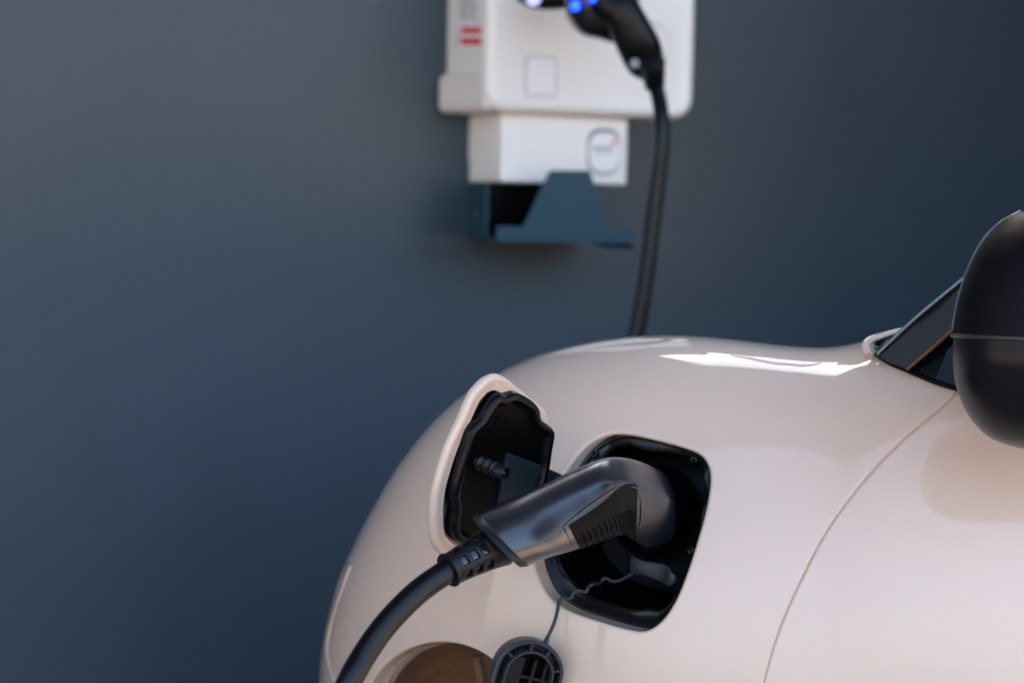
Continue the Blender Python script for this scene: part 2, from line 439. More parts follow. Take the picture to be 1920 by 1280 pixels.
def panel(name, outer, holes, m, parent, th_step, ph_step, edges, extra=None):
    """outer, holes: domain polygons; edges: list of (pts, closed, interior point, rad, depth) to be rolled"""
    allp = []; E = []
    def add(poly):
        b = len(allp); n = len(poly)
        allp.extend(Vector((t, ph)) for t, ph in poly)
        E.extend((b + i, b + (i + 1) % n) for i in range(n))
    add(outer)
    for h in holes: add(h)
    def inside(poly, x, y):
        c = False; n = len(poly); j = n - 1
        for i in range(n):
            xi, yi = poly[i]; xj, yj = poly[j]
            if (yi > y) != (yj > y) and x < (xj - xi) * (y - yi) / (yj - yi) + xi: c = not c
            j = i
        return c
    t0 = min(p[0] for p in outer); t1 = max(p[0] for p in outer); p0 = min(p[1] for p in outer); p1 = max(p[1] for p in outer)
    nt_ = int((t1 - t0) / th_step) + 1; np_ = int((p1 - p0) / ph_step) + 1
    bp = [(q_[0], q_[1]) for q_ in allp]
    cell = {}
    for q_ in bp: cell.setdefault((int(q_[0] / th_step), int(q_[1] / ph_step)), []).append(q_)
    for i in range(nt_ + 1):
        for j in range(np_ + 1):
            x = t0 + i * th_step + (.31 + .5 * (j % 2)) * th_step * .5; y = p0 + (j + .37) * ph_step
            if not inside(outer, x, y) or any(inside(h, x, y) for h in holes): continue
            ci, cj = int(x / th_step), int(y / ph_step); bad = False
            for a in (-1, 0, 1):
                for b in (-1, 0, 1):
                    for q_ in cell.get((ci + a, cj + b), ()):
                        if ((q_[0] - x) / th_step) ** 2 + ((q_[1] - y) / ph_step) ** 2 < .2: bad = True
            if not bad: allp.append(Vector((x, y)))
    vo, eo, fo, *_ = delaunay_2d_cdt(allp, E, [], 0, 1e-7)
    FC = []
    for f_ in fo:
        cx = sum(vo[i][0] for i in f_) / len(f_); cy = sum(vo[i][1] for i in f_) / len(f_)
        if inside(outer, cx, cy) and not any(inside(h, cx, cy) for h in holes): FC.append(tuple(f_))
    V = [S(q_[0], q_[1]) for q_ in vo]; NV = [Nn(q_[0], q_[1]) for q_ in vo]
    # consistent winding
    FC2 = []
    for f_ in FC:
        a, b, c = V[f_[0]], V[f_[1]], V[f_[2]]
        FC2.append(f_ if (b - a).cross(c - a).dot(NV[f_[0]]) > 0 else tuple(reversed(f_)))
    FC = FC2; n0 = len(FC); last = None
    for pts, closed, sign, rad, depth in edges:
        od = outdirs(pts, sign, closed)
        st = len(FC); last = edge_strip(V, NV, FC, pts, od, rad, depth, closed)
        for k in range(st, len(FC)):
            f_ = FC[k]; a, b, c = V[f_[0]], V[f_[1]], V[f_[2]]
            if (b - a).cross(c - a).dot(NV[f_[0]] + NV[f_[2]]) < 0: FC[k] = tuple(reversed(f_))
    o = mesh(name, V, FC, m, parent, normals=NV)
    return o, V, last

car = empty('parked_car', (P(1500, 1750, 2.1).x, 2.3, 0), 'beige pink electric car with its charging flap open and plug inserted', 'car')

def dom(pts): return [inv(x, y) for x, y in pts]
# seams in pixels
seamD = [tuple(p) for p in cr([(1905, 612), (1860, 665), (1780, 750), (1700, 817), (1640, 877), (1580, 950), (1540, 1012), (1500, 1090), (1468, 1162), (1445, 1230), (1430, 1290), (1421, 1350), (1418, 1450), (1430, 1600), (1470, 1700)], 6)]
seamL = [tuple(p) for p in cr([(648, 1300), (633, 1284), (619, 1250), (614, 1217), (618, 1182), (627, 1148), (640, 1110), (658, 1060)], 6)]
seamL = [tuple(p) for p in cr([(690, 1750), (684, 1550), (676, 1400), (655, 1320)], 4)][:-1] + seamL
PHX = math.pi / 2 + .62
GAP = 5.9
# fender: left of seamD, right of seamL
dR = off2(seamD, GAP, False); dRr = off2(seamD, -GAP, False)
def clean(ps): return [(x, y) for x, y in ps]
fD = dom(dR) if dR[20][0] < dRr[20][0] else dom(dRr)
drD = dom(dRr) if dR[20][0] < dRr[20][0] else dom(dR)
l1 = off2(seamL, 3.2); l2 = off2(seamL, -3.2)
fL = dom(l1) if l1[10][0] > l2[10][0] else dom(l2)
bL = dom(l2) if l1[10][0] > l2[10][0] else dom(l1)
tL = fL[-1][0]; tD = fD[0][0]
def line(a, b, n): return [(a[0] + (b[0] - a[0]) * i / n, a[1] + (b[1] - a[1]) * i / n) for i in range(1, n)]
outer = fL + line(fL[-1], (tL, PHX), 14) + [(tL, PHX)] + line((tL, PHX), (tD, PHX), 60) + [(tD, PHX)] + line((tD, PHX), fD[0], 10) + fD + [(fD[-1][0], .05)] + line((fD[-1][0], .05), (fL[0][0], .05), 4) + [(fL[0][0], .05)] + line((fL[0][0], .05), fL[0], 25)
HOLE = [(1146, 812), (1180, 812), (1230, 822), (1288, 838), (1318, 853), (1331, 876), (1333, 905), (1326, 950), (1310, 1010), (1291, 1070), (1268, 1126), (1242, 1164), (1213, 1183), (1182, 1182), (1120, 1165), (1062, 1144), (1027, 1117), (1008, 1082), (1000, 1045),
        (1006, 1000), (1026, 945), (1052, 897), (1085, 850), (1115, 824)]
hole_px = [tuple(p) for p in cr(HOLE, 5, True)]
hoff = off2(hole_px, 4.5, True)
if sum(abs(x - 1165) for x, y in hoff) < sum(abs(x - 1165) for x, y in hole_px): hoff = off2(hole_px, -4.5, True)
hole = dom(hoff)
LC = (828, 1346); LAMP = []
for i in range(72):
    a = 2 * math.pi * i / 72; x = 152 * math.cos(a); y = 148 * math.sin(a)
    LAMP.append((LC[0] + x * math.cos(.1) - y * math.sin(.1), LC[1] + x * math.sin(.1) + y * math.cos(.1)))
lamp = dom(LAMP)
# signs of the outward direction are found by testing against a point inside the opening
def sign_for(pts, target, closed):
    od = outdirs(pts, 1, closed); i = len(pts) // 2
    return 1 if od[i].dot(target - S(*pts[i])) > 0 else -1
sH = sign_for(hole, SP(1165, 1000), True); sLm = sign_for(lamp, SP(*LC), True)
sD = sign_for(fD, S(*drD[len(drD) // 2]), False); sL = sign_for(fL, S(*bL[len(bL) // 2]), False)
RH = .0028
_, _, hole_ring = panel('fender', outer, [hole, lamp], M['paint'], car, .0145, .021,
      [(lamp, True, sLm, .0022, .014), (fD, False, sD, .0026, .002), (fL, False, sL, .0014, .002), (hole, True, sH, RH, .0150)])
# door
outd = drD + [(drD[-1][0], .05), (math.pi, .05)] + line((math.pi, .05), (math.pi, PHX), 40) + [(math.pi, PHX)] + line((math.pi, PHX), (drD[0][0], PHX), 30) + [(drD[0][0], PHX)] + line((drD[0][0], PHX), drD[0], 10)
panel('door', outd, [], M['paint'], car, .017, .028, [(drD, False, sign_for(drD, S(*fD[len(fD) // 2]), False), .0026, .002)])
# bumper corner
outb = [(bL[0][0], math.pi / 2 + .6)] + line((bL[0][0], math.pi / 2 + .6), bL[0], 8)
outb = bL + line(bL[-1], (bL[-1][0], PHX), 12) + [(bL[-1][0], PHX)] + line((bL[-1][0], PHX), (bL[0][0], PHX), 20) + [(bL[0][0], PHX)] + line((bL[0][0], PHX), bL[0], 12)
panel('bumper', outb, [], M['paint'], car, .012, .03, [(bL, False, sign_for(bL, S(*fL[len(fL) // 2]), False), .0014, .002)])
# seam backing
for nm, sm in (('door_seam', seamD), ('bumper_seam', seamL)):
    V = []; Fc = []
    a = dom(off2(sm, 2.5)); b = dom(off2(sm, -2.5))
    for q1, q2 in zip(a, b):
        V += [S(*q1) - Nn(*q1) * .0020, S(*q2) - Nn(*q2) * .0020]
    for i in range(len(sm) - 1): Fc.append((2 * i, 2 * i + 1, 2 * i + 3, 2 * i + 2))
    mesh(nm, V, Fc, M['paint'], car)
# lower body below the frame
V = []; Fc = []; nt2, np2 = 60, 24
for i in range(nt2 + 1):
    t = math.pi + math.pi * i / nt2
    for j in range(np2 + 1):
        V.append(S(t, .05 + (PHX - .05) * j / np2))
for i in range(nt2):
    for j in range(np2):
        a = i * (np2 + 1) + j; Fc.append((a, a + 1, a + np2 + 2, a + np2 + 1))
mesh('lower_body', V, Fc, M['paint'], car)

# ---- headlamp
lampc = SP(*LC); ln = Nn(*inv(*LC))
nL = len(lamp)
ring0 = [S(*q_) - Nn(*q_) * .004 for q_ in lamp]
lc = sum(ring0, Vector()) / nL
def ringscale(ring, c, s, d, n): return [c + (p - c) * s - n * d for p in ring]
hl = mesh('headlamp', *loft([ringscale(ring0, lc, .985 * math.cos(R(a)) ** .5 if a else .985, .010 - .012 * math.sin(R(a)), ln) for a in (0, 12, 24, 36, 48, 60, 72, 82)], cap0=False), M['lens'], car)
rv = []
for s, d in ((.99, .012), (.97, .02), (.90, .045), (.75, .07), (.5, .085), (.2, .09)):
    row = []
    for i, p in enumerate(ringscale(ring0, lc, s, d, ln)):
        row.append(p)
    rv.append(row)
refl = mesh('reflector', *loft(rv, cap0=False), M['lamp'], hl)
ur = (RIGHT - ln * RIGHT.dot(ln)).normalized(); uu = ln.cross(ur); uu = uu if uu.z > 0 else -uu
for k, x in enumerate((-.012, .022)):
    tube('rib', [lc - ln * .042 + ur * (x - .014) + uu * -.055, lc - ln * .050 + ur * (x) + uu * .0, lc - ln * .036 + ur * (x + .012) + uu * .052], .005 + .001 * (k % 2), M['lamp'], hl, n=10, per=5)

# ---- charge port
pc = SP(1165, 1000); pn = Nn(*inv(1165, 1000))
pn = (BACK - RIGHT * .72 - UP * .10).normalized()
pr = (RIGHT - pn * RIGHT.dot(pn)).normalized(); pu = pn.cross(pr); pu = pu if pu.z > 0 else -pu
od = outdirs(hole, sH, True)
lipring = [S(*q_) + od[i] * RH - Nn(*q_) * RH - pn * .0135 for i, q_ in enumerate(hole)]
lip_c = sum(lipring, Vector()) / len(lipring)
def wavy(i, n):
    a = 2 * math.pi * i / n
    w_ = 0
    for c_, wd, am in ((.06, .035, -.05), (.22, .03, -.055), (.30, .02, -.03), (.52, .03, -.05), (.66, .03, -.035), (.80, .04, -.06), (.93, .03, -.04)):
        x = (i / n - c_ + .5) % 1 - .5; w_ += am * math.exp(-(x / wd) ** 2)
    return w_
nh = len(lipring); rings = []
def prring(s, d, wf=0):
    out = []
    for i, p in enumerate(lipring):
        sc_ = s + wavy(i, nh) * wf; q_ = lip_c + (p - lip_c) * sc_; out.append(q_ - pn * d)
    return out
cpn = mesh('charge_port', *loft([prring(1.0, .0), prring(.985, -.0015), prring(.955, -.0012), prring(.935, .001), prring(.905, .0022, .6), prring(.885, .0012, 1), prring(.865, .0035, 1)], cap0=False, cap1=False), M['ledge'], car, auto=35)
mesh('socket_bowl', *loft([prring(.865, .0035, 1), prring(.85, .020, 1), prring(.82, .045, 1), prring(.80, .062, .8), prring(.5, .064)], cap0=False), M['deep'], cpn, auto=35)
def pp(px, py, depth_in):
    """point in the port: pixel ray met with the plane depth_in behind the outer surface"""
    d = P(px, py, 1) - CL; o = lip_c - pn * depth_in; t = (o - CL).dot(pn) / d.dot(pn); return CL + d * t
for (x, y) in ((1170, 832), (1300, 862), (1186, 1161), (1052, 1118)):   # clip slots on the ledge
    c = pp(x, y, -.0008)
    for s_ in (-1, 1):
        box('clip', c + pr * s_ * .0022, pr * .0005, pu * .0014, pn * .0009, M['black'], cpn)
    box('clip', c + pu * .0014, pr * .0026, pu * .0004, pn * .0009, M['black'], cpn)
for (x, y) in ((1116, 852), (1296, 1032), (1024, 1084)):
    c = pp(x, y, .0)
    rr = []
    for r_, h_ in ((.0035, -.002), (.0035, .001), (.0024, .0018), (.001, .0008)):
        rr.append([c + (pr * math.cos(j * .449) + pu * math.sin(j * .449)) * r_ + pn * h_ for j in range(14)])
    mesh('rivet', *loft(rr), M['black'], cpn, auto=40)
# inlet socket (round ring, below it the two fast-charge wells)
def cyl(name, c, ax, u_, prof, m, parent, n=36, sy=1.0):
    v_ = ax.cross(u_).normalized(); rr = [[c + (u_ * math.cos(2 * math.pi * j / n) + v_ * math.sin(2 * math.pi * j / n) * sy) * r_ + ax * h_ for j in range(n)] for r_, h_ in prof]
    return mesh(name, *loft(rr), m, parent, auto=40)
ic = pp(1222, 955, .045)
cyl('inlet_socket', ic, pn, pr, ((.036, -.02), (.036, .018), (.033, .020), (.031, .020), (.031, -.01)), M['deep'], cpn)
# grey tongue holding the tether
tp = [pp(1184, 1058, .004), pp(1210, 1064, .002), pp(1234, 1073, .000), pp(1254, 1081, -.002), pp(1268, 1084, -.003)]
tw = [.0085, .0062, .0078, .0082, .0030]
tpath = cr(tp, 6); rings = []
for i, p in enumerate(tpath):
    k = i / (len(tpath) - 1) * 4; a = int(min(k, 3)); wd = tw[a] + (tw[a + 1] - tw[a]) * (k - a)
    tdir = (tpath[min(i + 1, len(tpath) - 1)] - tpath[max(i - 1, 0)]).normalized(); sd_ = tdir.cross(pn).normalized(); nn = sd_.cross(tdir)
    if nn.dot(pn) < 0: nn = -nn
    bend = .0025 * math.sin(k * 2.2)
    rings.append([p + sd_ * wd * math.cos(2 * math.pi * j / 16) + nn * (.0018 * math.sin(2 * math.pi * j / 16) + bend) for j in range(16)])
mesh('tether_tongue', *loft(rings), M['greyrubber'], cpn, auto=50)

# ---- rubber cap on its wavy tether
def bodyd(px, py, out): return SD(px, py) - out
tether_px = [(1187, 1074), (1164, 1087), (1148, 1089), (1138, 1084), (1131, 1085), (1124, 1093), (1110, 1095), (1103, 1101), (1098, 1109), (1084, 1106), (1075, 1112), (1070, 1121), (1056, 1121), (1048, 1128), (1046, 1140), (1042, 1158), (1035, 1177), (1027, 1194), (1022, 1207)]
dep = []
tpts = []
for i, (x, y) in enumerate(tether_px):
    if i < 4: tpts.append(pp(x, y, .000 - i * .001))
    elif i == 4: tpts.append(pp(x, y, -.006))
    elif i == 5: tpts.append(pp(x, y, -.009))
    elif y < 1126: tpts.append(P(x, y, SD(x, y) - .0005 - (i - 6) * .0005))
    else: tpts.append(P(x, y, SD(1046, 1150) - .006 - (y - 1126) * .00022))
tube('tether', tpts, lambda s: .00155 if s < .93 else .00155 + (s - .93) * .018, M['greyrubber'], car, n=12, per=5)
capd = SD(1000, 1250) - .030
cc = P(975, 1322, capd)
cu = (RIGHT * .93 - UP * .06 + BACK * -.22).normalized(); cv = (UP * .97 + RIGHT * .16 + BACK * .12); cv = (cv - cu * cv.dot(cu)).normalized(); cn = cu.cross(cv)
cv2 = (cv * math.cos(R(10)) + cu * math.sin(R(10))); cu2 = (cu * math.cos(R(10)) - cv * math.sin(R(10))); cv, cu = cv2, cu2
def stad(r_, L, n=48, sq=1.0):
    out = []
    for i in range(n):
        a = 2 * math.pi * i / n; y = math.sin(a) * r_ + (L if math.sin(a) > 0 else -L) * min(1, abs(math.sin(a)) * 6)
        out.append((math.cos(a) * r_, y))
    return out
pxm = capd / F
ro = 66 * pxm; Lc = 60 * pxm
def cap_rings(prof): return [[cc + cu * x + cv * y + cn * h for x, y in stad(r_, Lc)] for r_, h in prof]
cap = mesh('port_cap', *loft(cap_rings([(ro * .90, -.020), (ro * .97, -.0195), (ro, -.016), (ro, -.004), (ro * 1.03, -.003), (ro * 1.03, .0), (ro * .99, .001), (ro * .93, .001), (ro * .90, -.001), (ro * .885, -.0135), (ro * .3, -.0138)])), M['caprubber'], car, auto=40)
mesh('inner_wall', *loft(cap_rings([(ro * .74, -.0137), (ro * .74, .0025), (ro * .72, .0035), (ro * .67, .0035), (ro * .65, .0025), (ro * .64, -.0115)]), cap0=False, cap1=False), M['caprubber'], cap, auto=40)
mesh('cap_floor', *loft(cap_rings([(ro * .64, -.0114), (ro * .3, -.0117)]), cap0=False), M['deep'], cap, auto=40)
for a in (20, 62, 100, 145, 200, 250, 300, 335):
    x, y = math.cos(R(a)), math.sin(R(a)); s_ = Lc * (1 if y > 0 else -1) * min(1, abs(y) * 6)
    c = cc + cu * x * ro * .81 + cv * (y * ro * .81 + s_) - cn * .004
    rd = (cu * x + cv * y); tg = cn.cross(rd)
    box('rib', c, rd * ro * .10, tg * .0009, cn * .005, M['caprubber'], cap)
for k, y in enumerate((-.036, -.024, -.012, .0, .012, .024)):
    box('lattice_bar', cc + cv * y + cu * .006 - cn * .006, cu * ro * .58, cv * .0012, cn * .0025, M['rubber'], cap)
box('lattice_bar', cc - cu * .011 - cn * .0075, cu * .0060, cv * .040, cn * .0030, M['rubber'], cap)
for x in (.004, .014): box('lattice_bar', cc + cu * x - cn * .006, cu * .0012, cv * .040, cn * .0032, M['rubber'], cap)

# ---- the flap
dp = SD(1165, 1000)
_fo = P(920, 880, dp - .072)
fnl = (RIGHT * 1.15 + UP * -.42 + BACK * 1.0).normalized()       # inner face normal: right, down a little, towards the viewer
def fp(px, py, h=0):
    d = P(px, py, 1) - CL; o = _fo + fnl * h; t = (o - CL).dot(fnl) / d.dot(fnl); return CL + d * t
FO = [(933, 703), (949, 707), (968, 721), (993, 742), (1015, 760), (1028, 777), (1031, 800), (1030, 835), (1025, 872), (1014, 920), (992, 975), (962, 1030), (930, 1063), (903, 1079), (870, 1069), (840, 1048), (826, 1036), (817, 1022), (813, 1000), (812, 967), (815, 930), (825, 888), (843, 834), (864, 789), (883, 746), (897, 726), (914, 710)]
FI = [(930, 736), (939, 739), (949, 736), (960, 733), (975, 739), (992, 750), (1002, 762), (1006, 781), (1017, 791), (1028, 800), (1031, 812), (1026, 842), (1021, 874), (1008, 920), (985, 970), (950, 1022), (905, 1040), (868, 1020), (847, 1006), (841, 982), (845, 955), (842, 934), (845, 908), (854, 872), (864, 836), (874, 806), (885, 791), (896, 780), (905, 764), (917, 746)]
fo3 = cr([fp(x, y) for x, y in FO], 6, True)
fcn = sum(fo3, Vector()) / len(fo3)
def inset(ring, d):
    out = []; n = len(ring)
    for i in range(n):
        t_ = (ring[(i + 1) % n] - ring[i - 1]).normalized(); o_ = t_.cross(fnl)
        if o_.dot(fcn - ring[i]) < 0: o_ = -o_
        out.append(ring[i] + o_ * d)
    return out
rr = []
th = .0075
def bulge(ring, h): return [p - fnl * h for p in ring]
for a in range(0, 91, 15): rr.append(bulge(inset(fo3, .0032 * (1 - math.sin(R(a)))), .0032 * (1 - math.sin(R(90 - (90 - a)))) * 0 + .0032 * (1 - math.cos(R(a)))))
rr = [bulge(inset(fo3, .013), .0016), bulge(inset(fo3, .0075), .0010), bulge(inset(fo3, .0045), .0)] + [bulge(inset(fo3, .0032 * (1 - math.sin(R(a)))), .0032 * (1 - math.cos(R(a)))) for a in range(0, 91, 15)] + [bulge(inset(fo3, .0032 * (1 - math.cos(R(a)))), .0032 + .0015 + .0032 * math.sin(R(a))) for a in range(0, 91, 15)]
for s, h in ((.8, .0095), (.5, .0125), (.2, .0140)): rr.append([fcn + (p - fcn) * s - fnl * h for p in inset(fo3, .0032)])
flap = mesh('charge_flap', *loft(rr, cap0=False), M['paint'], car, auto=60)
flap['label'] = 'open beige flap showing its black inner side'
fi3 = cr([fp(x, y) for x, y in FI], 6, True)
lr = [bulge(inset(fi3, -.0005), .004), bulge(fi3, -.0042), bulge(inset(fi3, .0012), -.0066), bulge(inset(fi3, .0028), -.0074), bulge(inset(fi3, .0056), -.0072), bulge(inset(fi3, .0068), -.0050), bulge(inset(fi3, .0082), -.0010), bulge(inset(fi3, .0100), -.0004)]
floor_ = list(lr[-1])
for s in ():  lr.append([fcn + (p - fcn) * s for p in lr[-1 if s == .7 else -2]])
liner = mesh('flap_liner', *loft(lr, cap0=False, cap1=False), M['gloss'], flap, auto=45)
_bm = mat('liner_plastic', (.002, .0025, .004), rough=.20, spec=.2, bump=.04, bscale=600); liner.data.materials[0] = _bm
mesh('liner_floor', *loft([floor_] + [[fcn + (p - fcn) * q_ for p in floor_] for q_ in (.7, .35)], cap0=False), M['deep'], liner, auto=45)
# square pocket, raised plate
v = [fp(x, y, -.0005) for x, y in ((934, 781), (966, 805), (950, 846), (911, 830))]
cpk = sum(v, Vector()) / 4
rr = [[cpk + (p - cpk) * s + fnl * h for p in v] for s, h in ((1.12, -.001), (1.10, .0016), (1.0, .0016), (.97, -.0005))]
mesh('latch_pocket', *loft(rr), M['deep'], flap, auto=20)
# ribbed buffer with a metal tip
bc = fp(893, 866, 0)
lt = P(930, 883, -(CM.inverted() @ bc).z) - bc
bdir = (fnl * .9 + RIGHT * .06).normalized()
u_ = bdir.orthogonal().normalized()
prof = [(.0050, -.001)]
h = .001
for k in range(3):
    prof += [(.0030, h), (.0064, h + .0035), (.0064, h + .0042), (.0034, h + .0072)]; h += .0072
prof += [(.0052, h), (.0062, h + .001), (.0062, h + .0090), (.0056, h + .0098), (.0045, h + .0098), (.0043, h + .0060)]
bo = cyl('rubber_buffer', bc, bdir, u_, prof, M['rubber'], flap, n=28)
cyl('buffer_pin', bc + bdir * (h + .0058), bdir, u_, ((.0016, 0), (.0016, .0012), (.0010, .0020)), M['steel'], bo, n=16)
# hinge arm between flap and port
arm = [(967, 852, -.045), (1012, 871, -.022), (1062, 893, .004), (1070, 960, .004), (1010, 985, -.03), (950, 960, -.06)]
v = [fp(950, 848, .002), fp(1008, 869, .004), P(1062, 893, dp + .004), P(1070, 960, dp + .004), P(1010, 985, dp - .02), fp(925, 990, .002)]
an = (v[2] - v[0]).cross(v[5] - v[0]).normalized()
if an.dot(CL - v[0]) < 0: an = -an
ac = sum(v, Vector()) / 6
mesh('hinge_arm', *loft([[p - an * .004 for p in v], list(v), [ac + (p - ac) * .97 + an * .0008 for p in v]]), mat('arm_plastic', (.012, .020, .025), rough=.4, spec=.25, bump=.15, bscale=1200), flap, smooth=False)
c = P(1015, 905, -(CM.inverted() @ ac).z) ; t_ = (c - CL).normalized(); c = CL + t_ * ((ac + an * .0008 - CL).dot(an) / t_.dot(an))
e1 = (v[2] - v[0]).normalized(); e2 = an.cross(e1)
for s_, (hx, hy) in (((-1, 0), (.0003, .004)), ((1, 0), (.0003, .004)), ((0, 1), (.0060, .0003)), ((0, -1), (.0060, .0003))):
    box('emboss_line', c + e1 * s_[0] * .006 + e2 * s_[1] * .004, e1 * hx, e2 * hy, an * .0003, M['black'], flap)

# ---- pillar trim, window, cowl, mirror
def poly3(name, pts, thick, m, parent, dirv=BACK, bev=.002):
    v = [P(*p) for p in pts]; n = len(v); v = v + [x - dirv * thick for x in v]
    f = [tuple(range(n)), tuple(range(2 * n - 1, n - 1, -1))] + [(i, n + i, n + (i + 1) % n, (i + 1) % n) for i in range(n)]
    o = mesh(name, v, f, m, parent, smooth=True)
    b = o.modifiers.new('bevel', 'BEVEL'); b.width = bev; b.segments = 3; b.harden_normals = True; b.limit_method = 'ANGLE'
    return o
q0 = SD(1660, 668)
def L(x, y, l): return (x, y, SD(x, y) - l)
qa, qb = SD(1702, 693), SD(1785, 722)
bot = [(1643, 663), (1668, 679), (1697, 691), (1725, 703), (1752, 714), (1780, 723), (1815, 733), (1900, 752)]
V = []
topd = lambda x: q0 - .02 - (x - 1640) * .00010
tops = [(1646, 655), (1700, 608), (1740, 575), (1780, 545), (1812, 519), (1850, 480), (1900, 450), (1960, 400)]
for (x, y), (x2, y2) in zip(bot, tops): V += [P(x, y, SD(x, y) - .004), P(x2, y2, topd(x2) + .004)]
n0_ = len(V); V += [p - BACK * .006 for p in V]
Fc = []
for i in range(len(bot) - 1):
    a_, b_, c_, d_ = 2 * i, 2 * i + 2, 2 * i + 3, 2 * i + 1
    Fc += [(a_, b_, c_, d_), (d_ + n0_, c_ + n0_, b_ + n0_, a_ + n0_), (a_, a_ + n0_, b_ + n0_, b_), (d_, c_, c_ + n0_, d_ + n0_)]
mesh('side_window', V, Fc, M['window'], car, smooth=False)
print('depths', q0, qa, qb, dp)
pl = poly3('pillar_trim', [(1641, 664, q0 - .012), (1668, 681, SD(1668, 681) - .008), (1702, 693, qa - .010), (1790, 617, qa - .030), (1900, 500, qa - .030), (1900, 430, topd(1900) - .006), (1812, 519, topd(1812) - .006), (1730, 585, topd(1730) - .006)], .004, mat('pillar_black', (.006, .006, .008), rough=.3, spec=.3), car, bev=.0012)
tube('pillar_edge_seal', [P(1700, 692, qa - .014), P(1742, 657, qa - .022), P(1790, 614, qa - .034)], .0020, mat('brown_seal', (.09, .04, .02), rough=.35), car, n=10)
tube('edge_highlight', [P(1645, 663, q0 - .016), P(1720, 593, topd(1720) - .009), P(1812, 517, topd(1812) - .009)], .0013, mat('pale_edge_highlight', (.18, .24, .27), rough=.15), car, n=10)  # highlight along the pillar's upper edge, modelled as a pale tube
tube('window_seal', [P(x, y + 1, SD(x, y) - .005) for x, y in bot], .0022, M['deep'], car, n=10, per=5)
# cowl: dark slot, bonnet corner, windscreen corner
poly3('cowl', [(1643, 637, q0 + .02), (1690, 622, q0 + .03), (1700, 640, q0 + .02), (1665, 668, q0 + .0), (1645, 664, q0 + .0)], .015, M['deep'], car, bev=.001)
poly3('windscreen_corner', [(1637, 648, q0 + .002), (1662, 651, q0 + .002), (1680, 655, q0 - .002), (1660, 672, q0 - .006), (1646, 664, q0 - .004)], .008, M['glassblue'], car, bev=.001)
tube('bonnet_corner', [P(1628, 667, q0 - .004), P(1623, 650, q0 + .002), P(1632, 637, q0 + .012), P(1660, 628, q0 + .03), P(1700, 617, q0 + .05)], lambda s: .0045 - .002 * s, M['paint'], car, n=16)

MD = 1.86
def mirror_shell(name, T, m, sub=24):
    """T: list of (left px, right px, y, depth radius) rows"""
    return None
MS = [(1990, 392, .010), (1905, 400, .03), (1862, 430, .05), (1832, 470, .065), (1811, 515, .075), (1796, 565, .082), (1788, 610, .086), (1786, 628, .087)]
ML = [(1785, 629, .087), (1783, 680, .086), (1793, 735, .078), (1818, 786, .062), (1858, 823, .042), (1920, 842, .02), (1985, 846, .006)]
def mirror(rows, name, m, parent, grow=0):
    rings = []
    rows = cr([(a, b, c) for a, b, c in rows], 5)
    for a, b, c in rows:
        a += grow; xr = 2260 - (a - 1783) * .6; cxm = (a + xr) / 2; hw = (xr - a) / 2
        row = []
        for j in range(48):
            t_ = 2 * math.pi * j / 48; sx = math.copysign(abs(math.cos(t_)) ** .8, math.cos(t_)); sy = math.copysign(abs(math.sin(t_)) ** .9, math.sin(t_))
            x = cxm - sx * hw
            row.append(P(x, b + (x - a) * .045 * (1 if 560 < b < 700 else .3), MD + .03 - sy * c))
        rings.append(row)
    return mesh(name, *loft(rings), m, parent, auto=50)
mir = mirror(MS, 'mirror_housing', mat('mirror_satin_black', (.006, .0055, .007), rough=.5, spec=.07), car)
mirror(ML, 'mirror_base', mat('mirror_base_black', (.006, .006, .008), rough=.28, spec=.2), mir, grow=3)
tube('mirror_foot', [P(1835, 715, SD(1835, 735) - .0), P(1870, 705, SD(1835, 735) - .05), P(1930, 690, MD + .04)], lambda q_: .016 + .008 * q_, M['black'], mir, n=18)
sm = []
for k in range(14):
    t_ = R(2 + 6 * k); a0_, c0_ = 1785, .087; xr = 2260 - (a0_ - 1783) * .6; hw = (xr - a0_) / 2
    x = (a0_ + xr) / 2 - abs(math.cos(t_)) ** .8 * hw; sy = abs(math.sin(t_)) ** .9
    sm.append(P(x, 629 + (x - a0_) * .045, MD + .03 - sy * c0_ - .0004))
tube('mirror_seam', sm, .0016, mat('seam_grey', (.035, .03, .028), rough=.35), mir, n=8, per=3)
tube('mirror_rim', [P(1915, 400, MD + .075), P(1868, 428, MD + .072), P(1838, 466, MD + .07), P(1816, 514, MD + .07), P(1800, 565, MD + .07), P(1790, 612, MD + .06)], .0030, mat('rim_highlight_grey', (.12, .15, .16), rough=.25), mir, n=12)  # chamfer rim, its edge highlight put into the pale grey

# ------------------------------------------------------------------ charging cable with a plug at each end
cab = empty('charging_cable', P(640, 1400, 1.78), 'black charging cable with its plug pushed into the open car port', 'cable')
def sect(T, B, d, w_, e=2.4, tilt=0, crease=0, n=56):
    """section from its top and bottom outline pixels at depth d (or (dT,dB)), half-thickness w_ towards the viewer"""
    dT, dB = d if isinstance(d, tuple) else (d, d)
    a = P(*T, dT); b = P(*B, dB); c = (a + b) / 2; V_ = (a - b) / 2; Wv = (BACK + RIGHT * tilt).normalized() * w_
    out = []
    for j in range(n):
        t_ = 2 * math.pi * j / n; cx = math.copysign(abs(math.cos(t_)) ** (2 / e), math.cos(t_)); sx = math.copysign(abs(math.sin(t_)) ** (2 / e), math.sin(t_))
        if sx > 0 and crease:
            v_ = (1 - cx) / 2; vc = .28
            pw = (v_ / vc) ** .75 if v_ < vc else 1 - .95 * ((v_ - vc) / (1 - vc)) ** 1.25
            if v_ > .93: pw *= max(0, (1 - v_) / .07) ** .5
            sx = sx * (1 - crease) + pw * crease
        out.append(c + V_ * cx + Wv * sx)
    return out
def section_loft(keys, per=6):
    out = []
    rr = [sect(*k) for k in keys]
    for j in range(len(rr[0])):
        out.append(cr([r_[j] for r_ in rr], per))
    return [[out[j][i] for j in range(len(out))] for i in range(len(out[0]))]
